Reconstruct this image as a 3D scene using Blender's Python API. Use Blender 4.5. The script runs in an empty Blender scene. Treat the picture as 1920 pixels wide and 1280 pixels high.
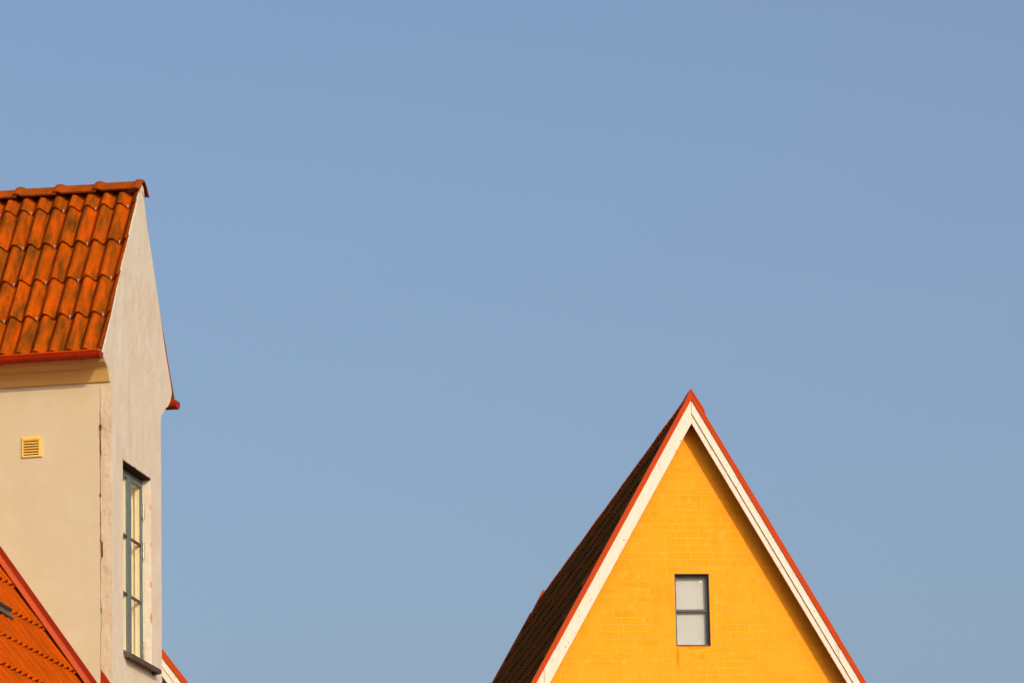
import bpy, bmesh, math, random
from mathutils import Vector, Matrix, noise
from mathutils.geometry import tessellate_polygon
R = math.radians
random.seed(7)
scene = bpy.context.scene
col = scene.collection

# ------------------------------------------------------------------ camera
PITCH, ROLL, FPX = 12.76, 1.2, 9550.0
cam = bpy.data.cameras.new("camera"); camo = bpy.data.objects.new("camera", cam); col.objects.link(camo)
cam.sensor_width = 36.0; cam.lens = FPX / 1920 * 36.0; cam.clip_start = 0.5; cam.clip_end = 3000
camo.location = (0, 0, 1.6)
camo.rotation_euler = (Matrix.Rotation(R(90 + PITCH), 4, 'X') @ Matrix.Rotation(R(-ROLL), 4, 'Z')).to_euler()
scene.camera = camo

# ------------------------------------------------------------------ sky and sun
SUN_EL, SUN_AZ = 21.5, 25.0          # azimuth: degrees right of straight behind the camera
sdir = Vector((math.sin(R(SUN_AZ)) * math.cos(R(SUN_EL)), -math.cos(R(SUN_AZ)) * math.cos(R(SUN_EL)), math.sin(R(SUN_EL))))
world = bpy.data.worlds.new("World"); scene.world = world; world.use_nodes = True
wn = world.node_tree; wn.nodes.clear()
sky = wn.nodes.new('ShaderNodeTexSky'); sky.sky_type = 'NISHITA'; sky.sun_disc = False
sky.sun_elevation = R(SUN_EL); sky.sun_rotation = math.atan2(sdir.x, sdir.y)
sky.air_density = 1.0; sky.dust_density = 5.0; sky.ozone_density = 2.5; sky.altitude = 0
bg = wn.nodes.new('ShaderNodeBackground'); bg.inputs[1].default_value = 0.145
wo = wn.nodes.new('ShaderNodeOutputWorld')
tint = wn.nodes.new('ShaderNodeMix'); tint.data_type = 'RGBA'; tint.blend_type = 'MULTIPLY'; tint.inputs[0].default_value = 1.0
tint.inputs[7].default_value = (1.015, 0.974, 0.995, 1)
wn.links.new(sky.outputs[0], tint.inputs[6]); wn.links.new(tint.outputs[2], bg.inputs[0]); wn.links.new(bg.outputs[0], wo.inputs[0])
sl = bpy.data.lights.new("sun", 'SUN'); sl.energy = 2.65; sl.angle = R(0.5); sl.color = (1.0, 0.74, 0.46)
so = bpy.data.objects.new("sun", sl); col.objects.link(so); so.location = (20, -30, 40)
so.rotation_euler = (-sdir).to_track_quat('-Z', 'Y').to_euler()
vs = scene.view_settings; vs.view_transform = 'Standard'; vs.look = 'None'; vs.exposure = 0.0; vs.gamma = 1.0
vs.use_curve_mapping = False

# ------------------------------------------------------------------ material helpers
class NT:
    def __init__(s, name, rough=0.8, spec=0.3):
        s.m = bpy.data.materials.new(name); s.m.use_nodes = True; s.t = s.m.node_tree
        s.b = s.t.nodes['Principled BSDF']; s.b.inputs['Roughness'].default_value = rough
        s.b.inputs['Specular IOR Level'].default_value = spec
        s.co = s.n('ShaderNodeTexCoord')
    def n(s, typ, **kw):
        x = s.t.nodes.new(typ)
        for k, v in kw.items(): setattr(x, k, v)
        return x
    def l(s, a, b): s.t.links.new(a, b)
    def vec(s, scale=(1, 1, 1), src='Object', loc=(0, 0, 0), rnd=False):
        mp = s.n('ShaderNodeMapping'); mp.inputs['Scale'].default_value = scale; mp.inputs['Location'].default_value = loc
        if rnd:
            oi = s.n('ShaderNodeObjectInfo'); ad = s.n('ShaderNodeVectorMath', operation='ADD')
            mu = s.n('ShaderNodeVectorMath', operation='SCALE'); cb = s.n('ShaderNodeCombineXYZ')
            for i in range(3): s.l(oi.outputs['Random'], cb.inputs[i])
            s.l(cb.outputs[0], mu.inputs[0]); mu.inputs['Scale'].default_value = 37.0
            s.l(s.co.outputs[src], ad.inputs[0]); s.l(mu.outputs[0], ad.inputs[1]); s.l(ad.outputs[0], mp.inputs['Vector'])
        else:
            s.l(s.co.outputs[src], mp.inputs['Vector'])
        return mp.outputs[0]
    def noise(s, scale, detail=4, rough=0.55, vec=None, dist=0.0):
        x = s.n('ShaderNodeTexNoise'); x.inputs['Scale'].default_value = scale; x.inputs['Detail'].default_value = detail
        x.inputs['Roughness'].default_value = rough; x.inputs['Distortion'].default_value = dist
        s.l(vec if vec else s.co.outputs['Object'], x.inputs['Vector']); return x.outputs['Fac']
    def ramp(s, fac, stops):
        x = s.n('ShaderNodeValToRGB'); e = x.color_ramp.elements
        while len(e) < len(stops): e.new(0.5)
        for el, (p, c) in zip(e, stops):
            el.position = p; el.color = (c, c, c, 1) if isinstance(c, (int, float)) else (*c, 1)
        s.l(fac, x.inputs[0]); return x.outputs[0]
    def mix(s, a, b, fac, mode='MIX'):
        x = s.n('ShaderNodeMix', data_type='RGBA', blend_type=mode)
        for sock, v in ((x.inputs[6], a), (x.inputs[7], b), (x.inputs[0], fac)):
            if hasattr(v, 'is_output'): s.l(v, sock)
            elif isinstance(v, tuple): sock.default_value = (*v, 1)
            else: sock.default_value = v
        return x.outputs[2]
    def math(s, op, a, b=0.0):
        x = s.n('ShaderNodeMath', operation=op)
        for sock, v in ((x.inputs[0], a), (x.inputs[1], b)):
            if hasattr(v, 'is_output'): s.l(v, sock)
            else: sock.default_value = v
        return x.outputs[0]
    def bump(s, h, strength=0.3, dist=0.01, prev=None):
        x = s.n('ShaderNodeBump'); x.inputs['Strength'].default_value = strength; x.inputs['Distance'].default_value = dist
        s.l(h, x.inputs['Height'])
        if prev: s.l(prev, x.inputs['Normal'])
        return x.outputs[0]
    def done(s, color, nrm=None, rough=None):
        if hasattr(color, 'is_output'): s.l(color, s.b.inputs['Base Color'])
        else: s.b.inputs['Base Color'].default_value = (*color, 1)
        if nrm: s.l(nrm, s.b.inputs['Normal'])
        if rough is not None: s.l(rough, s.b.inputs['Roughness'])
        return s.m

def mat_plaster(name, c, c2, stain, streak=0.5, bump=0.35, spots=(), cracks=False):
    k = NT(name, 0.92, 0.15)
    big = k.ramp(k.noise(2.3, 6, 0.6), [(0.32, 0.0), (0.72, 1.0)])
    cc = k.mix(c, c2, big)
    st = k.ramp(k.noise(1.0, 7, 0.65, k.vec((5, 5, 1.6))), [(0.50, 0.0), (0.80, 1.0)])
    cc = k.mix(cc, stain, k.math('MULTIPLY', st, streak))
    fine = k.noise(60, 5, 0.65)
    cc = k.mix(cc, k.ramp(fine, [(0.3, 0.72), (0.7, 1.15)]), 0.22, 'MULTIPLY')
    dk = k.ramp(k.noise(26, 3, 0.5, k.vec((1, 1, 0.45))), [(0.70, 0.0), (0.78, 1.0)])
    cc = k.mix(cc, stain, k.math('MULTIPLY', dk, 0.45))
    if cracks:
        mg = k.n('ShaderNodeTexVoronoi', feature='DISTANCE_TO_EDGE'); mg.inputs['Scale'].default_value = 5.0
        wv = k.n('ShaderNodeVectorMath', operation='ADD'); nz = k.n('ShaderNodeTexNoise'); nz.inputs['Scale'].default_value = 9
        sc = k.n('ShaderNodeVectorMath', operation='SCALE'); sc.inputs['Scale'].default_value = 0.22
        k.l(k.co.outputs['Object'], nz.inputs['Vector']); k.l(nz.outputs['Color'], sc.inputs[0])
        k.l(k.vec((2.2, 2.2, 0.5)), wv.inputs[0]); k.l(sc.outputs[0], wv.inputs[1]); k.l(wv.outputs[0], mg.inputs['Vector'])
        ln = k.ramp(mg.outputs['Distance'], [(0.0, 1.0), (0.022, 0.0)])
        brk = k.ramp(k.noise(4.0, 3), [(0.46, 0.0), (0.60, 1.0)])
        ln = k.math('MULTIPLY', ln, brk)
        cc = k.mix(cc, (0.17, 0.10, 0.05), k.math('MULTIPLY', ln, 0.40))
    for (sx, sy, sz, rx, rz) in spots:          # spalled spots that bare the brick beneath
        mp = k.n('ShaderNodeMapping', vector_type='POINT'); k.l(k.co.outputs['Object'], mp.inputs['Vector'])
        mp.inputs['Location'].default_value = (-sx / rx, -sy / rx, -sz / rz); mp.inputs['Scale'].default_value = (1 / rx, 1 / rx, 1 / rz)
        ln = k.n('ShaderNodeVectorMath', operation='LENGTH'); k.l(mp.outputs[0], ln.inputs[0])
        d = k.math('ADD', ln.outputs['Value'], k.math('MULTIPLY', k.noise(40, 4), 1.3))
        cc = k.mix(cc, (0.62, 0.20, 0.055), k.ramp(d, [(0.48, 0.9), (0.62, 0.0)]) if False else k.math('MULTIPLY', k.math('LESS_THAN', d, 1.35), 0.85))
    tr = k.ramp(k.noise(5.5, 7, 0.62, k.vec((1, 1, 0.7)), 1.2), [(0.42, 0.0), (0.62, 1.0)])
    cc = k.mix(cc, c2, k.math('MULTIPLY', tr, 0.5))
    n1 = k.bump(k.noise(6, 8, 0.66), bump, 0.035)
    n2 = k.bump(fine, bump * 0.8, 0.006, n1)
    return k.done(cc, n2)

def mat_tile(name, c, c2, c3, lichen=0.55, spots=0.9):
    k = NT(name, 0.95, 0.03)
    v = k.vec(rnd=True)
    oi = k.n('ShaderNodeObjectInfo')
    cc = k.mix(c, c2, k.ramp(oi.outputs['Random'], [(0.0, 0.0), (1.0, 1.0)]))
    cc = k.mix(cc, c3, k.ramp(k.noise(7, 6, 0.65, v), [(0.38, 0.0), (0.75, 0.9)]))
    vs_ = k.vec((13, 2.6, 13), rnd=True)
    li = k.ramp(k.noise(1.0, 6, 0.7, vs_), [(0.41, 0.0), (0.66, 1.0)])
    cc = k.mix(cc, (0.060, 0.036, 0.006), k.math('MULTIPLY', li, lichen))
    gr = k.ramp(k.noise(150, 3, 0.6, v), [(0.35, 0.55), (0.65, 1.12)])
    cc = k.mix(cc, gr, 0.45, 'MULTIPLY')
    sp = k.ramp(k.noise(48, 2, 0.5, v), [(0.735, 0.0), (0.76, 1.0)])
    cc = k.mix(cc, (0.02, 0.014, 0.006), k.math('MULTIPLY', sp, spots))
    n1 = k.bump(k.noise(120, 4, 0.6, v), 0.35, 0.004)
    return k.done(cc, n1)

def mat_simple(name, c, rough=0.6, spec=0.4, var=0.15, scale=8, metal=0.0, bump=0.0, stretch=(1, 1, 1)):
    k = NT(name, rough, spec); k.b.inputs['Metallic'].default_value = metal
    nz = k.noise(scale, 5, 0.6, k.vec(stretch, rnd=True))
    cc = k.mix(c, tuple(x * (1 - 2.2 * var) for x in c), k.ramp(nz, [(0.35, 0.0), (0.8, 1.0)]))
    return k.done(cc, k.bump(nz, bump, 0.004) if bump else None)

def mat_board(name, c):
    k = NT(name, 0.65, 0.3)
    g = k.noise(1.0, 5, 0.6, k.vec((40, 40, 3), rnd=True))
    cc = k.mix(c, tuple(x * 0.86 for x in c), k.ramp(g, [(0.4, 0.0), (0.75, 1.0)]))
    st = k.ramp(k.noise(9, 5, 0.7, k.vec(rnd=True)), [(0.58, 0.0), (0.74, 1.0)])
    cc = k.mix(cc, (0.33, 0.27, 0.19), k.math('MULTIPLY', st, 0.6))
    kn = k.ramp(k.noise(22, 2, 0.5, k.vec(rnd=True)), [(0.70, 0.0), (0.74, 1.0)])
    cc = k.mix(cc, (0.20, 0.17, 0.10), k.math('MULTIPLY', kn, 0.8))
    return k.done(cc, k.bump(g, 0.15, 0.003))

def mat_glass(name, tint=(0.97, 0.985, 0.98)):
    m = bpy.data.materials.new(name); m.use_nodes = True; t = m.node_tree; t.nodes.clear()
    o = t.nodes.new('ShaderNodeOutputMaterial'); mx = t.nodes.new('ShaderNodeMixShader')
    tr = t.nodes.new('ShaderNodeBsdfTransparent'); tr.inputs[0].default_value = (*tint, 1)
    gl = t.nodes.new('ShaderNodeBsdfGlossy'); gl.inputs['Roughness'].default_value = 0.02
    fr = t.nodes.new('ShaderNodeFresnel'); fr.inputs[0].default_value = 1.25
    ge = t.nodes.new('ShaderNodeNewGeometry'); iv = t.nodes.new('ShaderNodeMath'); iv.operation = 'SUBTRACT'; iv.inputs[0].default_value = 1.0
    ml = t.nodes.new('ShaderNodeMath'); ml.operation = 'MULTIPLY'
    t.links.new(ge.outputs['Backfacing'], iv.inputs[1]); t.links.new(fr.outputs[0], ml.inputs[0]); t.links.new(iv.outputs[0], ml.inputs[1])
    t.links.new(ml.outputs[0], mx.inputs[0]); t.links.new(tr.outputs[0], mx.inputs[1]); t.links.new(gl.outputs[0], mx.inputs[2])
    t.links.new(mx.outputs[0], o.inputs[0]); return m

def mat_brick(name, a, b, joint=False):
    """yellow paint over brickwork: worn patches run across bricks and joints alike (world coordinates)"""
    k = NT(name, 0.85, 0.15)
    geo = k.n('ShaderNodeNewGeometry'); pos = geo.outputs['Position']
    def pv(sc):
        mp = k.n('ShaderNodeMapping'); mp.inputs['Scale'].default_value = sc; k.l(pos, mp.inputs['Vector']); return mp.outputs[0]
    thick = k.ramp(k.noise(1.6, 6, 0.62, pv((1, 1, 1.3))), [(0.36, 0.0), (0.56, 1.0)])
    even = (0.83, 0.332, 0.020)
    if joint:
        cc = k.mix((0.85, 0.425, 0.075), even, k.math('MULTIPLY', thick, 0.8))
    else:
        oi = k.n('ShaderNodeObjectInfo')
        cc = k.mix(a, b, k.ramp(oi.outputs['Random'], [(0.45, 0.0), (1.0, 1.0)]))
        cc = k.mix(cc, even, k.math('MULTIPLY', thick, 0.8))
    pl = k.ramp(k.noise(13, 6, 0.7, pos), [(0.56, 0.0), (0.76, 1.0)])
    cc = k.mix(cc, (0.85, 0.43, 0.095), k.math('MULTIPLY', pl, 0.75))
    dr = k.ramp(k.noise(1.0, 6, 0.65, pv((7, 7, 3.0))), [(0.52, 0.0), (0.70, 1.0)])
    cc = k.mix(cc, (0.76, 0.275, 0.006), k.math('MULTIPLY', dr, 0.6))
    # run-off stains under the attic window sill
    for (u, z, ru, rz, st) in ((-0.155, 8.93, 0.022, 0.14, 0.9), (0.0, 9.018, 0.13, 0.016, 0.9), (-0.02, 8.96, 0.012, 0.03, 0.6), (0.07, 8.95, 0.02, 0.035, 0.6), (-0.24, 8.90, 0.02, 0.012, 0.7), (0.05, 8.93, 0.10, 0.02, 0.35)):
        cx, cy = 1.5869 + u * math.cos(R(7.2)), 45.4034 + u * math.sin(R(7.2))
        mp = k.n('ShaderNodeMapping'); k.l(pos, mp.inputs['Vector'])
        mp.inputs['Location'].default_value = (-cx / ru, -cy / 0.5, -z / rz); mp.inputs['Scale'].default_value = (1 / ru, 2.0, 1 / rz)
        ln = k.n('ShaderNodeVectorMath', operation='LENGTH'); k.l(mp.outputs[0], ln.inputs[0])
        d = k.math('ADD', ln.outputs['Value'], k.math('MULTIPLY', k.noise(30, 4, 0.6, pos), 1.6))
        cc = k.mix(cc, (0.52, 0.15, 0.004), k.math('MULTIPLY', k.ramp(d, [(0.55, 1.0), (1.0, 0.0)]) if False else k.math('SMOOTH_MIN', k.math('MAXIMUM', k.math('SUBTRACT', 1.75, d), 0.0), 1.0), st))
    return k.done(cc, k.bump(k.noise(60, 5, 0.6, pos), 0.3, 0.004))

M = {}
M['cream'] = mat_plaster('cream_painted_plaster', (0.52, 0.497, 0.375), (0.485, 0.438, 0.312), (0.38, 0.33, 0.23), 0.25, 0.12)
M['grey_plaster'] = mat_plaster('grey_lime_render', (0.67, 0.66, 0.60), (0.61, 0.555, 0.46), (0.40, 0.35, 0.26), 0.50, 0.5,
    spots=[(0, 1.135, 9.40, .030, .05), (0, 1.135, 9.10, .032, .06), (0, 1.14, 8.77, .025, .05), (0, 1.13, 9.50, .022, .03), (0, 1.15, 8.5, .022, .05)])
M['strip'] = mat_plaster('cracked_corner_render', (0.58, 0.54, 0.44), (0.53, 0.46, 0.34), (0.34, 0.21, 0.11), 0.8, 0.9, cracks=True)
M['core'] = mat_simple('old_brick_core', (0.34, 0.10, 0.035), 0.95, 0.1, 0.3, 14, bump=0.6)
M['cornice'] = mat_simple('ochre_painted_wood', (0.64, 0.475, 0.165), 0.6, 0.2, 0.08, 6, stretch=(.3, 6, 6))
M['tile'] = mat_tile('orange_clay_tile', (0.52, 0.080, 0.002), (0.45, 0.072, 0.002), (0.27, 0.076, 0.003), 0.9)
M['ridge'] = mat_tile('orange_ridge_tile', (0.40, 0.072, 0.005), (0.34, 0.062, 0.005), (0.27, 0.06, 0.006), 0.45, 0.4)
M['tile_low'] = mat_tile('bright_orange_tile', (0.53, 0.080, 0.0015), (0.47, 0.072, 0.0015), (0.40, 0.068, 0.002), 0.40, 0.5)
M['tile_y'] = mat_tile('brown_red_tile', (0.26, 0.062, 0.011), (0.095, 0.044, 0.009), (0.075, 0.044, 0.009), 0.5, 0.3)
M['clip'] = mat_simple('galvanised_clip', (0.75, 0.75, 0.72), 0.35, 0.5, 0.1, 20, 0.6)
M['red_metal'] = mat_simple('red_painted_sheet', (0.31, 0.020, 0.002), 0.5, 0.16, 0.12, 5)
M['dark_red'] = mat_simple('dark_red_sheet', (0.23, 0.016, 0.002), 0.5, 0.15, 0.12, 5)
M['shade_board'] = mat_simple('dark_shade_board', (0.05, 0.032, 0.022), 0.9, 0.1, 0.25, 18, bump=0.4)
M['red_flash'] = mat_simple('red_orange_flashing', (0.43, 0.046, 0.001), 0.6, 0.10, 0.08, 6)
M['red_flash_pale'] = mat_simple('faded_red_flashing', (0.42, 0.062, 0.014), 0.5, 0.2, 0.08, 6)  # paler red sheet of the apron and screws
M['white'] = mat_board('white_painted_board', (0.72, 0.63, 0.57))
M['soffit'] = mat_simple('brown_soffit_board', (0.30, 0.19, 0.08), 0.8, 0.2, 0.2, 6)
M['brick'] = mat_brick('yellow_painted_brick', (0.83, 0.312, 0.008), (0.79, 0.268, 0.004))
M['mortar'] = mat_brick('yellow_painted_joint', None, None, True)
M['dark_frame'] = mat_simple('charcoal_paint_and_reveal_shade', (0.040, 0.040, 0.045), 0.45, 0.4, 0.15, 12)
M['blind'] = mat_simple('beige_roller_blind', (0.47, 0.49, 0.52), 0.9, 0.1, 0.05, 4)
M['sticker'] = mat_simple('white_paper', (0.85, 0.85, 0.85), 0.8, 0.1, 0.02, 4)
M['blue_frame'] = mat_simple('blue_grey_window_paint', (0.120, 0.168, 0.185), 0.5, 0.35, 0.12, 14)
M['inner_cream'] = mat_simple('cream_inner_casement_paint', (0.86, 0.76, 0.52), 0.6, 0.3, 0.05, 10)
M['curtain'] = mat_simple('pale_curtain', (0.82, 0.72, 0.48), 0.9, 0.1, 0.15, 9, stretch=(6, 6, .4))
M['sill'] = mat_simple('brown_sill_paint', (0.085, 0.060, 0.048), 0.55, 0.35, 0.2, 14)
M['glass'] = mat_glass('window_glass')
M['hinge'] = mat_simple('galvanised_hinge', (0.33, 0.33, 0.28), 0.45, 0.5, 0.2, 30, 0.5)
M['vent'] = mat_simple('yellow_vent_plastic', (0.82, 0.54, 0.13), 0.5, 0.4, 0.05, 10)
M['dark'] = mat_simple('dark_slot_shade', (0.16, 0.085, 0.022), 0.9, 0.1, 0.1, 10)
M['grey_bar'] = mat_simple('grey_galvanised_steel', (0.12, 0.11, 0.095), 0.55, 0.4, 0.2, 15, 0.3)
M['deck'] = mat_simple('roof_boarding', (0.055, 0.028, 0.014), 0.9, 0.1, 0.2, 6)
M['ground'] = mat_simple('grey_paving', (0.17, 0.16, 0.15), 0.9, 0.2, 0.2, 0.6)
M['pale_wall'] = mat_plaster('pale_ochre_plaster', (0.62, 0.52, 0.34), (0.58, 0.48, 0.30), (0.45, 0.36, 0.22), 0.3, 0.2)

# ------------------------------------------------------------------ mesh helpers
def link(name, me, mat, parent=None, label=None):
    o = bpy.data.objects.new(name, me); col.objects.link(o)
    if mat is not None and not me.materials: me.materials.append(mat)
    if parent: o.parent = parent
    if label: o['label'] = label
    return o
def mesh(verts, faces, smooth=False, ang=40, recalc=True):
    me = bpy.data.meshes.new("mesh"); me.from_pydata([tuple(v) for v in verts], [], faces)
    if recalc:
        bm = bmesh.new(); bm.from_mesh(me); bmesh.ops.recalc_face_normals(bm, faces=bm.faces); bm.to_mesh(me); bm.free()
    if smooth:
        for p in me.polygons: p.use_smooth = True
        me.set_sharp_from_angle(angle=R(ang))
    return me
def XY(a, b, c): return (a, b, c)
def VZ(a, b, c): return (c, a, b)      # polygon in (v, z), extruded along u
def UZ(a, b, c): return (a, c, b)      # polygon in (u, z), extruded along v
def prism(outer, f, c0, c1, holes=()):
    loops = [list(outer)] + [list(h) for h in holes]
    tri = tessellate_polygon([[Vector((p[0], p[1], 0)) for p in lp] for lp in loops])
    pts = [p for lp in loops for p in lp]; n = len(pts)
    verts = [f(p[0], p[1], c0) for p in pts] + [f(p[0], p[1], c1) for p in pts]
    faces = [tuple(t) for t in tri] + [tuple(i + n for i in reversed(t)) for t in tri]
    o = 0
    for lp in loops:
        k = len(lp)
        for i in range(k):
            a, b = o + i, o + (i + 1) % k
            faces.append((a, b, b + n, a + n))
        o += k
    return verts, faces
def merge(*vf):
    V, F = [], []
    for v, f in vf:
        o = len(V); V += list(v); F += [tuple(i + o for i in q) for q in f]
    return V, F
def box(x0, x1, y0, y1, z0, z1):
    v = [(x, y, z) for x in (x0, x1) for y in (y0, y1) for z in (z0, z1)]
    return v, [(0, 1, 3, 2), (4, 6, 7, 5), (0, 4, 5, 1), (2, 3, 7, 6), (0, 2, 6, 4), (1, 5, 7, 3)]
def part(name, vf, mat, parent, smooth=False, label=None, ang=40):
    return link(name, mesh(vf[0], vf[1], smooth, ang), mat, parent, label)
def thing(name, label, cat, loc, rz, group=None):
    o = bpy.data.objects.new(name, None); col.objects.link(o); o.location = loc; o.rotation_euler = (0, 0, rz)
    o.empty_display_size = 0.5; o['label'] = label; o['category'] = cat
    if group: o['group'] = group
    return o
def sweep_x(profile, x0, x1, closed=True, caps=True):
    """closed profile in (y, z), swept along x"""
    n = len(profile); v = [(x0, p[0], p[1]) for p in profile] + [(x1, p[0], p[1]) for p in profile]
    f = [(i, (i + 1) % n, (i + 1) % n + n, i + n) for i in range(n if closed else n - 1)]
    if caps: f += [tuple(range(n)), tuple(range(2 * n - 1, n - 1, -1))]
    return v, f
def frame_mat(O, X, S, N):
    X, S, N = Vector(X).normalized(), Vector(S).normalized(), Vector(N).normalized()
    m = Matrix.Identity(4)
    for i in range(3): m[i][0], m[i][1], m[i][2], m[i][3] = X[i], S[i], N[i], O[i]
    return m

def tile_data(w, gauge, A, seg, thick=0.014, lift=0.024, over=0.07, butt=0.0, seedv=0, clip=False):
    """double-roll tile: x across, y up the slope, z outwards; starts and ends on a crest, left edge laps the neighbour"""
    period = w / 2; ov = 0.006
    V, F = [], []
    n = seg * 2
    def z(x, t): 
        q = (x / period) % 1.0
        q = 0.5 * q / 0.52 if q < 0.52 else 0.5 + 0.5 * (q - 0.52) / 0.48
        ph = 2 * math.pi * q
        c = math.cos(ph); 
        zz = A + A * (c + 0.12 * math.cos(2 * ph + math.pi)) 
        return zz + 0.007 * (1 - x / w) + lift * (1 - t)
    ys = [butt, gauge * 0.5, gauge + over]
    for j, y in enumerate(ys):
        t = y / (gauge + over)
        for i in range(n + 1):
            x = -ov + (w + ov) * i / n
            V.append((x, y, z(max(x, 0), t) + thick))
    st = n + 1
    for j in range(2):
        for i in range(n): F.append((j * st + i, j * st + i + 1, (j + 1) * st + i + 1, (j + 1) * st + i))
    b = len(V)
    for y in (ys[0], ys[2]):
        t = y / (gauge + over)
        for i in range(n + 1):
            x = -ov + (w + ov) * i / n
            V.append((x, y, z(max(x, 0), t)))
    for i in range(n):
        F.append((i, b + i, b + i + 1, i + 1))                     # butt
        F.append((b + i, b + st + i, b + st + i + 1, b + i + 1))   # underside
    F.append((0, st, 2 * st, b + st, b)); F.append((n, b + n, b + st + n, 2 * st + n, st + n))
    nc = len(F)
    if clip:
        x = period * 1.5 - 0.004; zt = z(x, 0) + thick
        cv, cf = box(x - 0.004, x + 0.004, -0.003, 0.026, zt - 0.016, zt + 0.003)
        o = len(V); V += cv; F += [tuple(i + o for i in q) for q in cf]
    return V, F, nc
def tile_mesh(mats, *a, **k):
    V, F, nc = tile_data(*a, **k)
    me = mesh(V, F, True, 45, recalc=False)
    for m in mats: me.materials.append(m)
    if len(mats) > 1:
        for p in me.polygons[nc:]: p.material_index = 1
    return me
def joined_tiles(name, data, mats, mat, parent):
    V, F, nc = data; VV, FF = [], []
    for m in mats:
        o = len(VV); VV += [m @ Vector(v) for v in V]; FF += [tuple(i + o for i in q) for q in F]
    o = link(name, mesh(VV, FF, True, 45, recalc=False), mat, parent); o['kind'] = 'stuff'; return o
def jit(m, a=0.006, d=0.002):
    return m @ Matrix.Translation((random.uniform(-d, d), random.uniform(-d, d), random.uniform(0, d))) @ \
        Matrix.Rotation(random.uniform(-a, a), 4, 'Z') @ Matrix.Rotation(random.uniform(-a, a) * .5, 4, 'X')

def ridge_mesh(length, half, drop, rtop, collar, mat, cw=0.07, seg=10, thick=0.013, lift=0.0):
    """angular ridge tile along +x with a raised collar at its low-x end; crown at z = 0"""
    def arc(grow):
        pts = []
        for i in range(seg + 1):
            s = -1 + 2 * i / seg
            y = s * (half + grow)
            zz = -(drop + 0.2 * grow) * (math.sqrt(s * s + rtop) - math.sqrt(rtop)) / (math.sqrt(1 + rtop) - math.sqrt(rtop)) + grow
            pts.append((y, zz))
        return pts
    xs = [(0, collar * .6), (0.012, collar), (cw * .55, collar), (cw * .85, collar * .5), (cw, 0.0), (length, 0.0)]
    V, F = [], []; n = seg + 1
    for x, g in xs:
        for (y, z) in arc(g): V.append((x, y, z + lift * (1 - x / length)))
    for x, g in xs:
        for (y, z) in arc(g - thick): V.append((x, y, z + lift * (1 - x / length)))
    k = len(xs) * n
    for j in range(len(xs) - 1):
        for i in range(seg):
            a = j * n + i
            F.append((a, a + 1, a + n + 1, a + n)); F.append((k + a, k + a + n, k + a + n + 1, k + a + 1))
    for j in (0, len(xs) - 1):
        for i in range(seg):
            a = j * n + i; F.append((a, k + a, k + a + 1, a + 1))
    for j in range(len(xs) - 1):
        for i in (0, seg):
            a = j * n + i; F.append((a, a + n, k + a + n, k + a))
    me = mesh(V, F, True, 50); me.materials.append(mat); return me

# ------------------------------------------------------------------ ground
g = part('ground', ([(-900, -500, 0), (900, -500, 0), (900, 1500, 0), (-900, 1500, 0)], [(0, 1, 2, 3)]), M['ground'], None)
g['kind'] = 'structure'

# ================================================================== plastered house with the dormer
H = thing('plastered_house', 'beige plastered house with orange tiled roof, tall gabled dormer, louvred vent and blue-grey window',
          'house', (-3.1555, 39.066, 0), R(-11.5))
# local axes: x = towards the dormer front, y = away from the viewer, z = up; dormer front wall at x = 0, dormer cheek at y = 0
TF, TB = 1.446, 1.674                              # front and back slope of the dormer roof (rise over run)
def deck_f(v): return 11.839 + TF * (v - 0.838)
def deck_b(v): return 11.867 - TB * (v - 0.98)
AV = 0.923; AZ = deck_f(AV)

# --- dormer front (gable) wall with its opening
W0, W1, WZ0, WZ1 = 0.326, 1.150, 8.075, 9.634
front = [(0.865, 11.955), (0.675, 11.690), (0.328, 11.195), (0.049, 10.745), (-0.225, 10.378), (-0.222, 10.362), (-0.163, 10.322),
         (-0.085, 10.285), (-0.050, 10.250), (-0.012, 10.197), (-0.002, 10.15)]
back = [(1.452, 10.18), (1.480, 10.227), (1.560, 10.270), (1.624, 10.305), (1.72, 10.345), (1.792, 10.405), (1.835, 10.47), (1.836, 10.50), (1.776, 10.600),
        (1.645, 10.795), (1.455, 11.145), (1.225, 11.54), (0.995, 11.89), (0.945, 11.965)]
def wob(a, b, n, amp, sd):
    out = []
    for i in range(n):
        t = i / n; x = a[0] + (b[0] - a[0]) * t; z = a[1] + (b[1] - a[1]) * t
        if i: x += amp * (noise.noise(Vector((z * 5 + sd, sd, 0))) + 0.6 * noise.noise(Vector((z * 21 + sd, 3, sd))))
        out.append((x, z))
    return out
left_dn = [(0.0212, 10.15)]
right_up = wob((1.446, 7.0), (1.452, 10.18), 60, 0.007, 8.3)
outer = front[:-1] + left_dn + [(0.0212, 7.0)] + right_up + back
hole = wob((W0, WZ1), (W1, WZ1), 14, 0.0, 1) + wob((W1, WZ1), (W1, WZ0), 30, 0.006, 4.4) + wob((W1, WZ0), (W0, WZ0), 3, 0, 1) + wob((W0, WZ0), (W0, WZ1), 30, 0.004, 6.2)
hole = [(p[0], p[1] + (0.006 * noise.noise(Vector((p[0] * 14, 5, 0))) if abs(p[1] - WZ1) < .001 else 0)) for p in hole]
field = front[:-1] + left_dn + [(0.0212, 7.0)] + right_up + [(1.452, 10.18), (1.480, 10.227), (1.560, 10.270), (1.598, 10.292), (1.604, 10.330), (1.465, 10.62), (1.329, 10.937),
         (1.215, 11.28), (1.110, 11.598), (1.03, 11.80), (0.985, 11.905), (0.945, 11.955)]
gw = part('dormer_front_wall', prism(field, VZ, -0.0125, 0.0, [hole]), M['grey_plaster'], H, label='grey weathered lime rendered dormer front')
verge = [(0.80, 11.86), (0.85, 11.94), (0.945, 11.965)] + back[::-1] + [(1.44, 10.16), (1.0, 11.0)]
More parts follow.
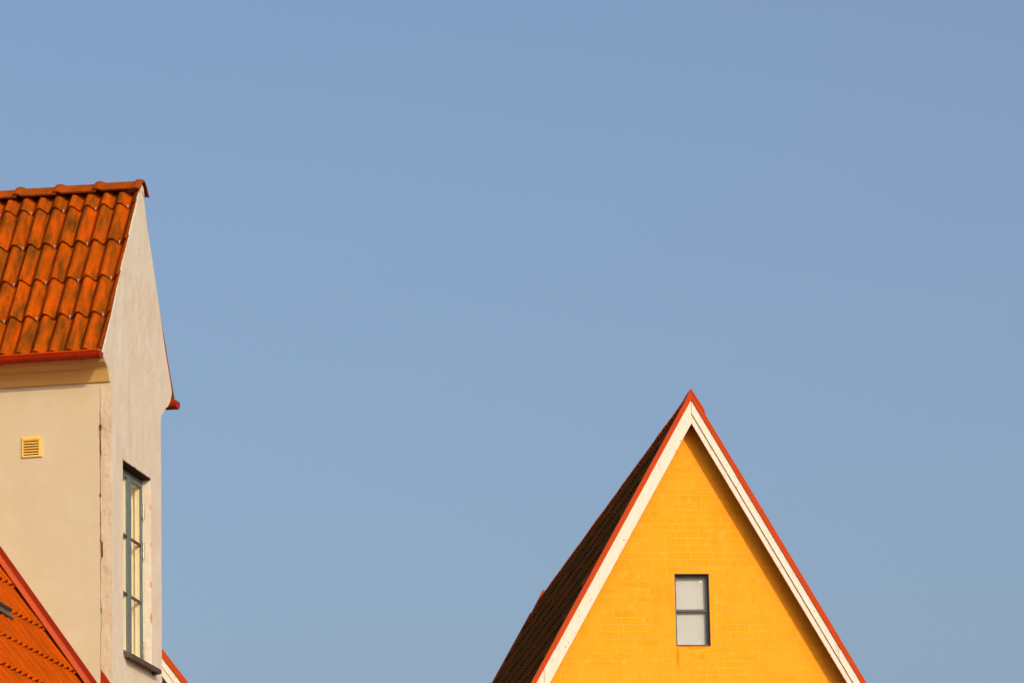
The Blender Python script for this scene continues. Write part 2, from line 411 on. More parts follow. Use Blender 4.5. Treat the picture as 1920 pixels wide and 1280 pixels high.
part('verge_band', prism(verge, VZ, -0.030, -0.0127), M['grey_plaster'], gw)
inner = [(0.0225, 7.0), (1.43, 7.0), (1.43, 10.3), (1.70, 10.50), (AV, AZ - .06), (-0.10, deck_f(-0.10) - .06), (-0.10, 10.32), (0.0225, 10.25)]
part('wall_core', prism(inner, VZ, -0.22, -0.0310, [hole]), M['grey_plaster'], gw)
part('reveal_lining', prism([(W0 - .05, WZ0 - .05), (W1 + .05, WZ0 - .05), (W1 + .05, WZ1 + .05), (W0 - .05, WZ1 + .05)], VZ, -0.0309, -0.0126, [hole]), M['grey_plaster'], gw)

part('shade_board', box(-0.20, -0.004, W0 + 0.003, W1 - 0.003, WZ1 - 0.010, WZ1 + 0.02), M['shade_board'], gw, label='dark board standing in for the shade under the dormer window head')  # dark board added to deepen the shadow under the window head

# --- dormer cheek: brick core, smooth paint layer, cracked corner strip with a ragged gap between them
part('cheek_core', merge(box(-3.4, -0.225, 0.022, 0.25, 6.5, 10.30), box(-0.23, -0.0315, 0.0222, 0.2, 7.0, 10.21)), M['core'], H)
zz = [7.0 + i * 0.022 for i in range(int((10.24 - 7.0) / 0.022))]
def gap_c(z): return -0.090 + 0.004 * noise.noise(Vector((z * 3.1, 1.7, 0))) + 0.0065 * noise.noise(Vector((z * 13, 4.7, 0)))
def gap_w(z):
    w = 0.0055 + 0.0110 * max(0, noise.noise(Vector((z * 6, 9.1, 2)))) + 0.0035 * max(0, noise.noise(Vector((z * 31, 2.2, 7))))
    if 9.60 < z < 9.85: w += 0.008
    if 9.80 < z < 9.84 or 9.27 < z < 9.31 or 8.36 < z < 8.40: w += 0.014
    if z < 8.6 or z > 9.95: w *= 0.55
    return w
def hole_w(z): return 0.0
e1 = [(gap_c(z) - gap_w(z) * .5, z) for z in zz]
e2 = [(gap_c(z) + gap_w(z) * .5 + (0.016 + 0.004 * noise.noise(Vector((z * 40, 0, 1))) if 8.80 < z < 8.925 else 0), z) for z in zz]
part('cheek_wall', prism([(-3.4, 7.0)] + e1 + [(e1[-1][0], 10.24), (-3.4, 10.24)], UZ, 0.0, 0.0215), M['cream'], H, label='smooth cream painted dormer cheek')
e3 = [(-0.0022 + 0.0022 * noise.noise(Vector((z * 9, 7.7, 0))), z) for z in reversed(zz)]
part('corner_strip', prism(e2 + [(e2[-1][0], 10.24), (-0.0008, 10.24)] + e3, UZ, 0.0012, 0.0215), M['strip'], H, label='cracked and flaking render strip on the dormer corner')

# --- main body under the roofs
mz = lambda u: 7.400 - 1.4255 * u                  # main roof plane
part('house_wall', merge(box(-9.6, -0.013, -6.8, 1.42, 0, 6.5), box(-0.30, -0.0135, -6.49, -0.003, 6.501, 7.30)), M['cream'], H)
gab = [(-9.6, 6.502), (-0.03, 6.502), (-0.03, 7.30), (-4.73, 14.0), (-9.6, 7.05)]
part('end_gable', prism(gab, UZ, -6.8, -6.5), M['cream'], H)
part('end_gable', prism(gab, UZ, 1.10, 1.38), M['cream'], H)

# --- dormer roof
SFX, SFN = Vector((0, 1, TF)).normalized(), Vector((0, -TF, 1)).normalized()
SBX, SBN = Vector((0, -1, TB)).normalized(), Vector((0, TB, 1)).normalized()
dk = [(-0.19, deck_f(-0.19)), (AV - .03, deck_f(AV - .03)), (AV + .02, AZ - .10), (1.76, deck_b(1.80) - .06), (1.72, deck_b(1.80) - .10), (AV, AZ - 0.12), (-0.15, deck_f(-0.19) - .03)]
droof = part('dormer_roof', prism(dk, VZ, -3.4, -0.222), M['deck'], H, label='steep dormer roof of orange double-roll tiles')
TW, TG = 0.27, 0.43
tm = tile_mesh([M['tile'], M['clip']], TW, TG, 0.031, 12, clip=True, lift=0.032)
top = tile_mesh([M['tile'], M['clip']], TW, 0.19, 0.031, 12, clip=True, over=0.02, lift=0.030)
for r in range(5):
    s = TG * r
    O0 = Vector((0, -0.19, deck_f(-0.19))) + SFX * s
    for k in range(12):
        o = link('roof_tile', tm if r < 4 else top, None, droof)
        o.matrix_local = jit(frame_mat(O0 + Vector((-TW * (k + 1), 0, 0)), (1, 0, 0), SFX, SFN))
slb = math.hypot(1.80 - AV, AZ - deck_b(1.80))
for r in range(4):
    O0 = Vector((0, 1.868, deck_b(1.868))) + SBX * TG * r - SBN * (-0.018, 0.004, 0.040, 0.10)[r]
    for k in range(12):
        o = link('roof_tile', tm if r < 3 else tile_mesh_b if False else tm, None, droof)
        if r == 3: o.data = top
        o.matrix_local = jit(frame_mat(O0 + Vector((-TW * k - 0.033, 0, 0)), (-1, 0, 0), SBX, SBN))
rm = ridge_mesh(0.36, 0.145, 0.090, 0.16, 0.015, M['ridge'], lift=0.008)
for i in range(10):
    o = link('ridge_tile', rm, None, droof)
    x = -0.335 * (i + 1) - 0.038
    o.matrix_local = Matrix.Translation((x, AV - 0.012, 12.045)) @ Matrix.Rotation(random.uniform(-.008, .008), 4, 'Z')
end = ridge_mesh(0.060, 0.146, 0.102, 0.16, 0.014, M['ridge'], cw=0.063)
o = link('ridge_tile', end, None, droof); o.matrix_local = Matrix.Translation((-0.040, AV - 0.012, 12.047))
# mortar bed closing the gable under the last ridge tile
part('ridge_mortar', prism([(0.845, 11.945), (0.95, 11.955), (0.985, 11.93), (0.955, 11.995), (AV - .012, 12.022), (0.875, 12.000)], VZ, -0.16, 0.003), M['grey_plaster'], droof)

# --- eaves: cornice, gutters
cor = [(-0.018, 10.192), (-0.090, 10.284), (-0.165, 10.318), (-0.222, 10.372), (-0.195, 10.40), (0.02, 10.40), (0.02, 10.192)]
cn = part('cornice', prism(cor, VZ, -3.3, -0.006), M['cornice'], H, label='ochre painted boxed eaves cornice')
part('cornice_bead', sweep_x([(-0.094, 10.281), (-0.097, 10.289), (-0.091, 10.2935), (-0.087, 10.287)], -3.3, -0.007), M['cornice'], cn)
corb = [(1.462, 10.19), (1.60, 10.28), (1.76, 10.36), (1.80, 10.45), (1.60, 10.5), (1.44, 10.5), (1.44, 10.19)]
part('rear_cornice', prism(corb, VZ, -3.3, -0.03), M['cornice'], H)
def gutter(cv, cz, r, x0, x1, parent, sgn):
    n = 12; pr = []
    for i in range(n + 1):
        a = math.pi + math.pi * i / n; pr.append((cv + r * math.cos(a), cz + r * math.sin(a)))
    inn = []
    for i in range(n + 1):
        a = 2 * math.pi - math.pi * i / n; inn.append((cv + (r - .004) * math.cos(a), cz + (r - .004) * math.sin(a)))
    g = part('gutter', sweep_x(pr + inn, x0, x1), M['red_metal'], parent, True, ang=30)
    lip = [(cv + sgn * r + .009 * math.cos(a), cz + .009 * math.sin(a)) for a in [2 * math.pi * i / 8 for i in range(8)]]
    part('gutter_lip', sweep_x(lip, x0, x1), M['red_flash'], g, True)
    cap = [(cv + (r + .003) * math.cos(math.pi + math.pi * i / n), cz + (r + .003) * math.sin(math.pi + math.pi * i / n)) for i in range(n + 1)]
    part('end_cap', sweep_x(cap, x1 - .006, x1 + .004), M['red_metal'], g)
    x = x1 - 0.17
    while x > x0:
        br = [(cv + (r + .005) * math.cos(math.pi + math.pi * i / n), cz + (r + .005) * math.sin(math.pi + math.pi * i / n)) for i in range(n + 1)]
        bi = [(cv + (r + .0005) * math.cos(2 * math.pi - math.pi * i / n), cz + (r + .0005) * math.sin(2 * math.pi - math.pi * i / n)) for i in range(n + 1)]
        part('gutter_bracket', sweep_x(br + bi, x - .013, x + .013), M['red_metal'], g, True, ang=30)
        x -= 0.64
gutter(-0.300, 10.372, 0.058, -3.3, 0.004, H, -1)
gutter(1.855, 10.412, 0.066, -3.2, 0.030, H, 1)

# --- dormer window: blue-grey frame set back in the reveal, cream inner casements behind the glass
WU = -0.072
b0, b1, c0, c1 = W0 + 0.004, W1 - 0.004, WZ0 + 0.004, WZ1 - 0.020
def ring(a0, a1, z0, z1, t, u0, u1):
    return prism([(a0, z0), (a1, z0), (a1, z1), (a0, z1)], VZ, u0, u1, [[(a0 + t, z0 + t), (a1 - t, z0 + t), (a1 - t, z1 - t), (a0 + t, z1 - t)]])
wf = part('dormer_window', ring(b0, b1, c0 + 0.02, c1, 0.034, WU - 0.014, WU), M['blue_frame'], H, label='tall blue-grey casement window with six panes')
part('frame_lining', ring(b0 + .001, b1 - .001, c0 + 0.021, c1 - .001, 0.030, WU - 0.13, WU - 0.0145), M['inner_cream'], wf)
mid = (b0 + b1) / 2
part('mullion', box(WU - 0.012, WU + 0.014, mid - 0.026, mid + 0.026, c0 + 0.055, c1 - 0.035), M['blue_frame'], wf)
part('mullion_back', box(WU - 0.13, WU - 0.0125, mid - 0.024, mid + 0.024, c0 + 0.055, c1 - 0.035), M['inner_cream'], wf)
zb, zt = c0 + 0.055, c1 - 0.036
for (a0, a1) in ((b0 + 0.035, mid - 0.027), (mid + 0.027, b1 - 0.035)):
    cs = part('casement', ring(a0, a1, zb, zt, 0.024, WU - 0.010, WU + 0.008), M['blue_frame'], wf)
    part('casement_back', ring(a0 + .001, a1 - .001, zb + .001, zt - .001, 0.022, WU - 0.048, WU - 0.0105), M['inner_cream'], wf)
    h = (zt - zb - 0.048) / 3
    for i in (1, 2):
        zc = zb + 0.024 + h * i
        part('glazing_bar', prism([(WU - 0.011, zc - 0.013), (WU + 0.004, zc - 0.013), (WU + 0.004, zc + 0.005), (WU - 0.011, zc + 0.012)],
             lambda a, b, c: (a, c, b), a0 + 0.0245, a1 - 0.0245), M['sill'], wf)
    for i in range(3):
        z0 = zb + 0.024 + h * i + (0.0125 if i else 0); z1 = zb + 0.024 + h * (i + 1) - (0.0135 if i < 2 else 0)
        part('pane', box(WU - 0.014, WU - 0.0115, a0 + 0.0225, a1 - 0.0225, z0, z1), M['glass'], wf)
    # inner casement of the double window
    part('inner_casement', ring(a0 - 0.004, a1 + 0.004, zb, zt, 0.040, WU - 0.175, WU - 0.135), M['inner_cream'], wf)
    part('inner_bead', ring(a0 + 0.031, a1 - 0.031, zb + .035, zt - .035, 0.014, WU - 0.19, WU - 0.1755), M['inner_cream'], wf)
fold = []
for i in range(81):
    v = b0 + 0.02 + (b1 - b0 - 0.04) * i / 80
    fold.append((v, WU - 0.215 - 0.012 * math.sin(i * 0.9) - 0.006 * math.sin(i * 2.3 + 1)))
V = [(u, v, z) for z in (zb, zt) for (v, u) in fold] + [(u - .003, v, z) for z in (zb, zt) for (v, u) in fold]
n = len(fold); F = [(i, i + 1, n + i + 1, n + i) for i in range(n - 1)] + [(2 * n + i, 3 * n + i, 3 * n + i + 1, 2 * n + i + 1) for i in range(n - 1)]
part('curtain', (V, F), M['curtain'], wf, True)
part('lining', merge(box(-0.40, WU - 0.1305, W0 - 0.02, W0 + 0.006, zb - .06, zt + .05), box(-0.40, WU - 0.1305, W1 - 0.006, W1 + 0.02, zb - .06, zt + .05),
     box(-0.40, WU - 0.1305, W0, W1, zb - .06, zb - .001), box(-0.40, WU - 0.1305, W0, W1, zt + .001, zt + .05), box(-0.42, -0.401, W0 - .02, W1 + .02, zb - .06, zt + .05)), M['inner_cream'], wf)
for z in (9.365, 9.045, 8.245):
    hg = part('hinge', merge(prism([(b1 - 0.030 + .010 * math.cos(a), WU + 0.016 + .010 * math.sin(a)) for a in [i * math.pi / 4 for i in range(8)]], lambda a, b, c: (b, a, c), z - 0.002, z + 0.062),
        prism([(b1 - 0.030 + .010 * math.cos(a), WU + 0.016 + .010 * math.sin(a)) for a in [i * math.pi / 4 for i in range(8)]], lambda a, b, c: (b, a, c), z - 0.07, z - 0.008),
        box(WU + 0.007, WU + 0.011, b1 - 0.066, b1 - 0.02, z - 0.05, z + 0.045)), M['hinge'], wf)
sp = [(-0.068, 8.128), (0.062, 8.088), (0.066, 8.080), (0.066, 8.052), (0.050, 8.052), (0.046, 8.062), (-0.068, 8.062)]
part('sill', prism(sp, lambda a, b, c: (a, c, b), W0 + 0.012, W1 - 0.012), M['sill'], wf)
part('sill_end', prism([(0.0015, 8.10), (0.064, 8.085), (0.064, 8.056), (0.0015, 8.04)], lambda a, b, c: (a, c, b), W1 - 0.0115, W1 + 0.055), M['sill'], wf)

# --- louvred vent on the cheek
vx0, vx1, vz0, vz1 = -0.724, -0.560, 9.626, 9.790
vt = part('vent', prism([(vx0, vz0), (vx1, vz0), (vx1, vz1), (vx0, vz1)], UZ, -0.016, -0.001, [[(vx0 + .012, vz0 + .014), (vx1 - .026, vz0 + .014), (vx1 - .026, vz1 - .022), (vx0 + .012, vz1 - .022)]]),
          M['vent'], H, label='square yellow plastic louvred vent')
part('slot_shade_plate', box(vx0 + .004, vx1 - .004, -0.0012, 0.0, vz0 + .004, vz1 - .004) if False else box(vx0 + .006, vx1 - .006, -0.0045, -0.0015, vz0 + .006, vz1 - .006), M['dark'], vt)  # flat dark plate painted as the shade between the slats
hh = (vz1 - vz0 - .036) / 6
for i in range(6):
    z = vz0 + .0145 + hh * i
    part('slat', prism([(-0.0165, z + .0095), (-0.0135, z + .0095), (-0.006, z + hh - .002), (-0.009, z + hh - .001)], lambda a, b, c: (c, a, b), vx0 + .0125, vx1 - .0265), M['vent'], vt)

# --- main roof, right slope facing the sun
MS, MN = Vector((-1, 0, 1.4255)).normalized(), Vector((1.4255, 0, 1)).normalized()
def slab(u0, u1, v0, v1, t=0.06):
    return prism([(u0, mz(u0)), (u1, mz(u1)), (u1, mz(u1) - t / .57), (u0, mz(u0) - t / .57)], UZ, v0, v1)
mzl = lambda u: mz(-4.73) + 1.4255 * (u + 4.73)
mroof = part('main_roof', merge(slab(-4.73, 0.75, -7.0, -0.002), slab(-4.73, -3.0, -0.002, 1.6),
    prism([(-4.73, mz(-4.73)), (-10.2, mzl(-10.2)), (-10.2, mzl(-10.2) - .1), (-4.73, mz(-4.73) - .1)], UZ, -7.0, 1.6)), M['deck'], H, label='main roof of bright orange tiles falling beside the dormer')
tl = tile_data(TW, TG, 0.021, 8); tlm = tile_mesh([M['tile_low']], TW, TG, 0.021, 8, lift=0.03)
rest = []
PH = 0.30
for r in range(-1, 18):
    u0 = 0.36 - (TG * r + PH) * abs(MS.x)
    for k in range(25):
        v = -0.10 - TW * (k + 1)
        m = jit(frame_mat(Vector((u0, v, mz(u0))), (0, 1, 0), MS, MN))
        if -1.7 < u0 < 0.4 and k < 21:
            o = link('roof_tile', tlm, None, mroof); o.matrix_local = m
        else: rest.append(m)
joined_tiles('tile_field', tile_data(TW, TG, 0.021, 4), rest, M['tile_low'], mroof)
# abutment flashing: upstand on the cheek, apron over the tiles, plate on the corner strip
fl = lambda u: 7.829 - 1.4255 * (u + 0.128)
fa = part('flashing', prism([(-2.6, fl(-2.6)), (-0.092, fl(-0.092)), (-0.092, fl(-0.092) - .30), (-2.6, fl(-2.6) - .30)], UZ, -0.012, -0.0008), M['dark_red'], H, label='dark red sheet flashing against the dormer cheek')
def apron():
    V, F = [], []
    pr = [(-0.013, 0.086), (-0.125, 0.090), (-0.150, 0.066), (-0.150, 0.061), (-0.125, 0.084), (-0.013, 0.080)]
    v_ = []
    for u in (-2.6, 0.5):
        for (v, hgt) in pr: v_.append(Vector((u, v, mz(u))) + MN * (hgt + .02))
    n = len(pr); f_ = [(i, (i + 1) % n, (i + 1) % n + n, i + n) for i in range(n)] + [tuple(range(n)), tuple(range(2 * n - 1, n - 1, -1))]
    return v_, f_
part('apron', apron(), M['red_flash_pale'], fa, label='faded red flashing strip lying on the tiles')
part('corner_plate', prism([(-0.086, 7.914), (-0.0045, 7.797), (-0.0045, 7.3), (-0.086, 7.3)], UZ, -0.004, 0.0005), M['red_metal'], fa)
# grey steel snow guard bar on brackets
def along(u, v, h): return Vector((u, v, mz(u))) + MN * h
sgv = []
for (v, du) in ((-1.22, 0.0), (-6.5, -0.12)):
    for (a, hgt) in ((-0.035, 0.075), (0.045, 0.075), (0.045, 0.085), (-0.025, 0.085), (-0.025, 0.115), (-0.035, 0.115)):
        p = along(-0.505 + du, v, hgt) + MS * (-a); sgv.append(p)
n = 6; sgf = [(i, (i + 1) % n, (i + 1) % n + n, i + n) for i in range(n)] + [tuple(range(n)), tuple(range(2 * n - 1, n - 1, -1))]
sg = part('snow_guard', (sgv, sgf), M['grey_bar'], H, label='grey steel snow guard bar on the orange tiles')
for v in (-1.3, -3.2, -4.4, -5.6):
    vv = []
    for dv in (-0.02, 0.02):
        for (a, hgt) in ((-0.03, 0.04), (0.05, 0.04), (0.05, 0.076), (-0.03, 0.076)):
            vv.append(along(-0.505 - 0.0223 * (-v - 1.12), v + dv, hgt) + MS * (-a))
    part('bracket', (vv, [(0, 1, 2, 3), (7, 6, 5, 4), (0, 4, 5, 1), (1, 5, 6, 2), (2, 6, 7, 3), (3, 7, 4, 0)]), M['grey_bar'], sg)

# ================================================================== yellow brick house
Yh = thing('brick_house', 'yellow painted brick house with steep tiled roof, white rake boards and small attic window',
           'house', (1.5869, 45.4034, 0), R(7.2))
K = 1.760; CA = 1 / math.hypot(1, K); SA = K * CA
def rake(u, apex): return apex - K * abs(u)
LEN = 10.45
AP = 11.262                                      # white board outer apex
wall_ap = 11.20
ow0, ow1, oz0, oz1 = -0.166, 0.150, 9.036, 9.696
EU = 2.62
wt = lambda z: (wall_ap - z) / K
wall = part('gable_wall', prism([(-2.4, 0), (2.4, 0), (2.4, wall_ap - 2.4 * K), (0, wall_ap), (-2.4, wall_ap - 2.4 * K)], UZ, 0.0012, 0.25,
            [[(ow0, oz0), (ow1, oz0), (ow1, oz1), (ow0, oz1)]]), M['mortar'], Yh, label='yellow painted brick gable')
part('side_wall', merge(box(-2.4, -2.15, 0.252, LEN - .3, 0, 6.7), box(2.15, 2.4, 0.252, LEN - .3, 0, 6.7), box(-2.14, 2.14, LEN - .5, LEN - .3, 0, 7.2)), M['mortar'], Yh)
def clip_poly(p, a, b, c):                       # keep a*x + b*y <= c
    out = []
    for i in range(len(p)):
        P, Q = p[i], p[(i + 1) % len(p)]; dp = a * P[0] + b * P[1] - c; dq = a * Q[0] + b * Q[1] - c
        if dp <= 0: out.append(P)
        if (dp < 0 < dq) or (dq < 0 < dp):
            t = dp / (dp - dq); out.append((P[0] + (Q[0] - P[0]) * t, P[1] + (Q[1] - P[1]) * t))
    return out
def brick_vf(p, d):
    n = len(p); cx = sum(q[0] for q in p) / n; cz_ = sum(q[1] for q in p) / n
    e = 0.0015
    inn = []
    for (x, z) in p:
        dx, dz = x - cx, z - cz_
        inn.append((x - math.copysign(min(e, abs(dx)), dx), z - math.copysign(min(e, abs(dz)), dz)))
    V = [(x, 0.012, z) for x, z in p] + [(x, -d + .0006, z) for x, z in p] + [(x, -d, z) for x, z in inn]
    F = [(i, (i + 1) % n, (i + 1) % n + n, i + n) for i in range(n)] + [(i + n, (i + 1) % n + n, (i + 1) % n + 2 * n, i + 2 * n) for i in range(n)] + [tuple(range(2 * n, 3 * n))]
    return V, F
CH, BL, J = 0.066, 0.205, 0.0055
cache = {}
bricks = 0
low = []
for row in range(-40, 34):
    z0 = oz0 + CH * row + J / 2; z1 = z0 + CH - J
    half = wt(z0) if z0 > 7.0 else 2.4
    if half <= 0.01: continue
    x = -half - random.uniform(0, BL)
    if row % 2: x -= BL / 2
    xs = []
    while x < half:
        L = BL * random.choice((1, 1, 1, 1, 0.98, 1.03, 0.52))
        xs.append((x + J / 2, x + L - J / 2)); x += L
    for (a, b) in xs:
        segs = [(a, b)]
        if z1 > oz0 and z0 < oz1:
            segs = []
            if a < ow0: segs.append((a, min(b, ow0)))
            if b > ow1: segs.append((max(a, ow1), b))
        for (p, q) in segs:
            if q - p < 0.012: continue
            po = [(p, z0), (q, z0), (q, z1), (p, z1)]
            po = clip_poly(po, K, 1, wall_ap - .004); po = clip_poly(po, -K, 1, wall_ap - .004) if po else po
            po = clip_poly(clip_poly(po, 1, 0, 2.395), -1, 0, 2.395) if po else po
            if len(po) < 3: continue
            d = random.uniform(0.0, 0.0007)
            if row < -8: low.append(brick_vf(po, d)); continue
            rect = len(po) == 4 and abs(po[0][1] - po[1][1]) < 1e-6 and abs((q - p) - (po[1][0] - po[0][0])) < 1e-6 and po[2][1] == z1 and po[3][1] == z1
            w = round(q - p, 3)
            if rect and (w in cache or w in (round(BL - J, 3), round(BL * .98 - J, 3), round(BL * 1.03 - J, 3), round(BL * .52 - J, 3))):
                if w not in cache:
                    V, F = brick_vf([(-w / 2, -(CH - J) / 2), (w / 2, -(CH - J) / 2), (w / 2, (CH - J) / 2), (-w / 2, (CH - J) / 2)], 0)
                    cache[w] = mesh(V, F)
                o = link('brick', cache[w], M['brick'], wall); o.location = ((p + q) / 2, -d, (z0 + z1) / 2)
            else:
                V, F = brick_vf(po, d); cx, cz_ = (p + q) / 2, (z0 + z1) / 2
                o = link('brick', mesh([(v[0] - cx, v[1], v[2] - cz_) for v in V], F), M['brick'], wall); o.location = (cx, 0, cz_)
            bricks += 1
st = part('lower_brickwork', merge(*low), M['brick'], wall); st['kind'] = 'stuff'
print("bricks", bricks)

# --- attic window
WV = 0.052
yw = part('attic_window', prism([(ow0 + .002, oz0 + .002), (ow1 - .002, oz0 + .002), (ow1 - .002, oz1 - .002), (ow0 + .002, oz1 - .002)], UZ, WV, WV + .06,
          [[(ow0 + .020, oz0 + .020), (ow1 - .020, oz0 + .020), (ow1 - .020, oz1 - .020), (ow0 + .020, oz1 - .020)]]), M['dark_frame'], Yh, label='small charcoal attic window with two panes')
part('reveal', merge(box(ow1 - .0035, ow1 - .0005, 0.006, WV - .001, oz0 + .004, oz1 - .004), box(ow0 + .0005, ow0 + .0035, 0.006, WV - .001, oz0 + .004, oz1 - .004),
     box(ow0 + .004, ow1 - .004, 0.006, WV - .001, oz1 - .0035, oz1 - .0005), box(ow0 + .004, ow1 - .004, -0.012, WV - .001, oz0 + .0005, oz0 + .0055)), M['dark_frame'], yw)  # reveal sides coloured dark to stand in for their shade
zm = (oz0 + oz1) / 2 + 0.004
part('glazing_bar', box(ow0 + .0205, ow1 - .0205, WV + .004, WV + .05, zm - .0095, zm + .0095), M['dark_frame'], yw)
for (z0, z1) in ((oz0 + .0205, zm - .010), (zm + .010, oz1 - .0205)):
    part('pane', box(ow0 + .0205, ow1 - .0205, WV + .018, WV + .021, z0, z1), M['glass'], yw)
part('blind', box(ow0 + .01, ow1 - .01, WV + .0605, WV + .066, oz0 + .01, oz1 - .01), M['blind'], yw)
part('sticker', box(ow1 - .072, ow1 - .046, WV + .0585, WV + .0600, oz1 - .060, oz1 - .034), M['sticker'], yw)

# --- roof structure, rake boards and flashings
def rk(side, o0, o1, t0=0.0, t1=2.55):
    """strip along the rake between perpendicular offsets o0 > o1 below the line of the outer apex AP (horizontal u from t0 to t1)"""
    def pt(u, o): return (side * u, AP - K * u - o / CA)
    def plumb(o): return [(side * t0, AP - K * t0 - o / CA), (side * t1, AP - K * t1 - o / CA)]
    a, b = plumb(o0), plumb(o1)
    return [a[0], a[1], b[1], b[0]]
WB = 0.123 * SA
UB = 0.062
roof = part('roof', merge(prism([(0, AP - .02), (EU, AP - .02 - K * EU), (EU, AP - .10 - K * EU), (0, AP - .12)], UZ, -0.155, LEN),
                          prism([(0, AP - .021), (-EU, AP - .021 - K * EU), (-EU, AP - .10 - K * EU), (0, AP - .12)], UZ, -0.1551, LEN)), M['soffit'], Yh, label='steep roof of brown red tiles')
for side in (-1, 1):
    cuts = [0.0, 1.40, 2.55] if side < 0 else [0.0, 1.28, 2.55]
    for i in range(2):
        t0, t1 = cuts[i] + .002, cuts[i + 1] - .002
        part('rake_board', prism(rk(side, 0.0, UB, t0, t1), UZ, -0.212, -0.186), M['white'], Yh)
        t0b, t1b = (0.0012, cuts[1] + .06 - .0012) if i == 0 else (cuts[1] + .06 + .0012, 2.55)
        part('rake_board', prism(rk(side, UB + .0035 if side > 0 else UB + .0003, WB, t0b, t1b), UZ, -0.196 if side > 0 else -0.206, -0.170), M['white'], Yh)
    for i in range(9):
        u = 0.12 + 0.19 * i
        c_ = rk(side, 0.030, 0.030, u, u + .01)[0]
        nl = part('nail', prism([(c_[0] + .004 * math.cos(a), c_[1] + .004 * math.sin(a)) for a in [j * math.pi / 3 for j in range(6)]], UZ, -0.2135, -0.2115), M['sill'], Yh)
    part('backing_board', prism(rk(side, 0.004, WB - .004, 0.0008, 2.54), UZ, -0.169, -0.156), M['soffit'], Yh)
    # red verge flashing, in lapped lengths
    cu = [0.0, 0.42, 1.30, 2.58]
    for i in range(3):
        e = 0.0015 * (i % 2)
        f_ = part('verge_flashing', prism(rk(side, -0.040 - e, 0.003 + e, cu[i] - (.0 if i == 0 else .03), cu[i + 1]), UZ, -0.222 - e, -0.085 - e), M['red_flash'], Yh)
        u = cu[i] + 0.10
        while u < cu[i + 1] - .05 and u < 1.7:
            q = rk(side, -0.018, -0.018, u, u + .01); c_ = q[0]
            part('screw', prism([(c_[0] + .006 * math.cos(a), c_[1] + .006 * math.sin(a)) for a in [j * math.pi / 3 for j in range(6)]], UZ, -0.2275 - e, -0.2225 - e), M['red_flash_pale'], f_)
            u += 0.165
# ridge end saddle
part('ridge_saddle', merge(prism([(-0.06, AP + .096 - .06 * K - .004), (0, AP + .100), (0.118, AP + .100 - .118 * K + .012), (0.123, AP + .08 - .123 * K), (0.0, AP + .075), (-0.06, AP + .07 - .06 * K)], UZ, -0.226, 0.10)), M['red_flash'], Yh)
# tiles on the left slope
YS, YN = Vector((CA, 0, SA)), Vector((-SA, 0, CA))
YW, YG = 0.30, 0.37
ytd = tile_data(YW, YG, 0.017, 5, thick=0.012, lift=0.022, over=0.05)
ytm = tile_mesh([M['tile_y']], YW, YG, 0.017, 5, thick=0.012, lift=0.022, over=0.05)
cells = []
rows = int(4.9 / YG)
for r in range(rows):
    s = 0.10 + YG * (r + 1)                     # distance of the butt from the ridge
    P = Vector((0, 0, AP - .021)) - YS * s + YN * 0.0
    for k in range(34):
        v = -0.075 + YW * (k + 1)
        cells.append((r, v, frame_mat(Vector((P.x, v, P.z)), (0, -1, 0), YS, YN)))
vis = [c for c in cells if c[0] < 9]
vis.sort(key=lambda c: c[1] + 0.4 * c[0])
ind = vis[:298]; rest = [c[2] for c in vis[298:]] + [c[2] for c in cells if c[0] >= 9]
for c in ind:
    o = link('roof_tile', ytm, None, roof); o.matrix_local = jit(c[2], 0.008, 0.003)
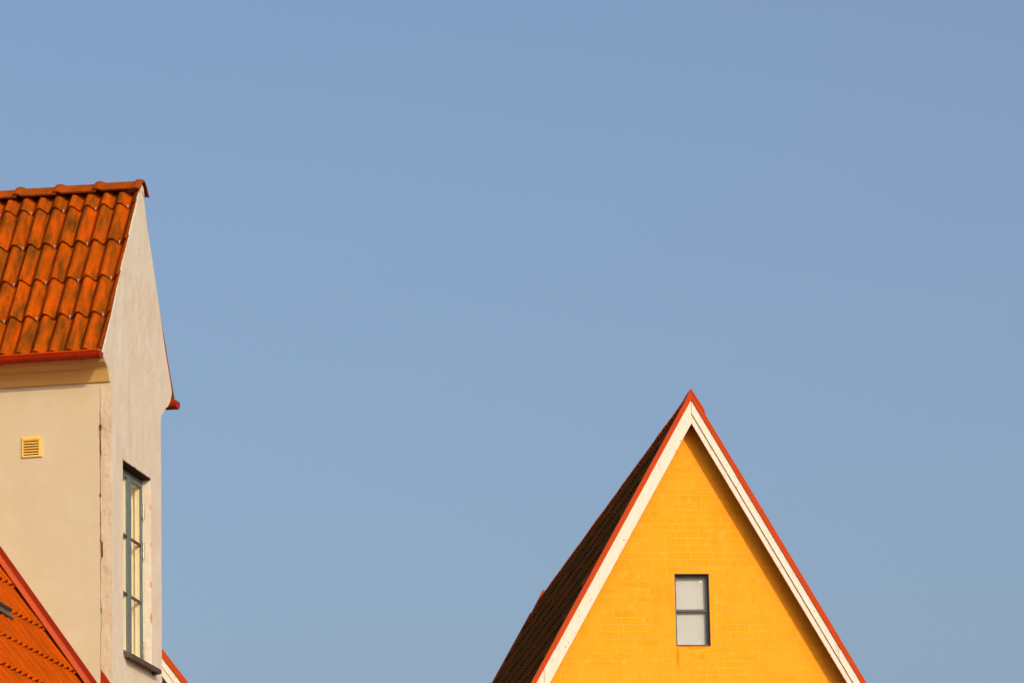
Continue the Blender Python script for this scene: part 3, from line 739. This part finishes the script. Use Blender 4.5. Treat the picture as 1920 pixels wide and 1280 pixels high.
# right slope (seen from the side only)
RS, RN = Vector((-CA, 0, SA)), Vector((SA, 0, CA))
for r in range(rows):
    s = 0.10 + YG * (r + 1); P = Vector((0, 0, AP - .02)) - RS * s
    for k in range(34): rest.append(frame_mat(Vector((P.x, -0.08 + YW * k, P.z)), (0, 1, 0), RS, RN))
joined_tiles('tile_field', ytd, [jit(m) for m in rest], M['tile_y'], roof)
yr = ridge_mesh(0.185, 0.085, 0.115, 0.05, 0.010, M['tile_low'], cw=0.07, seg=6, thick=0.045, lift=0.070)  # brighter tile colour here paints the ridge as sunlit
nr = 61
for i in range(nr):
    o = link('ridge_tile', yr, None, roof)
    o.matrix_local = Matrix.Translation((random.uniform(-.003, .003), 0.02 + 0.168 * i, AP - 0.008 + random.uniform(-.003, .004))) @ Matrix.Rotation(R(90), 4, 'Z')
ee = part('end_saddle', prism([(-0.16, AP + .10 - .16 * K), (0, AP + .125), (0.16, AP + .10 - .16 * K), (0.13, AP + .04 - .13 * K), (0, AP + .05), (-0.13, AP + .04 - .13 * K)], UZ, LEN - .12, LEN + .03), M['red_flash'], Yh)
for side in (-1, 1):
    part('far_verge_flashing', prism(rk(side, -0.062, 0.06, 0.14, 2.58), UZ, LEN - 0.06, LEN + 0.02), M['red_metal'], Yh)

# ================================================================== neighbour behind the dormer
Nh = thing('gabled_house', 'pale house behind the grey dormer showing a white rake board under red flashing', 'house', (-3.928, 55.341, 0), R(7.2))
KN = 1.32; NC = 1 / math.hypot(1, KN)
NA = 10.771 + 0.62 * KN; NU = -0.62
def nrk(side, d0, d1, t0=0.0, t1=3.2):
    return [(NU + side * t0, NA - KN * t0 - d0), (NU + side * t1, NA - KN * t1 - d0), (NU + side * t1, NA - KN * t1 - d1), (NU + side * t0, NA - KN * t0 - d1)]
part('gable_wall', prism([(NU - 3, 0), (NU + 3, 0), (NU + 3, NA - .25 - 3 * KN), (NU, NA - .25), (NU - 3, NA - .25 - 3 * KN)], UZ, 0.22, 7.5), M['pale_wall'], Nh)
nr_ = part('roof', merge(prism(nrk(1, .05, .2, 0, 3.3), UZ, 0.04, 7.8), prism(nrk(-1, .05, .2, 0.001, 3.3), UZ, 0.04, 7.8)), M['tile_y'], Nh)
for side in (-1, 1):
    part('verge_flashing', prism(nrk(side, 0.0, .100), UZ, -0.014, 0.10), M['red_flash'], Nh)
    part('rake_board', prism(nrk(side, .101, .200), UZ, 0.0, 0.03), M['white'], Nh)
    part('rake_board', prism(nrk(side, .2025, .300), UZ, 0.012, 0.038), M['white'], Nh)
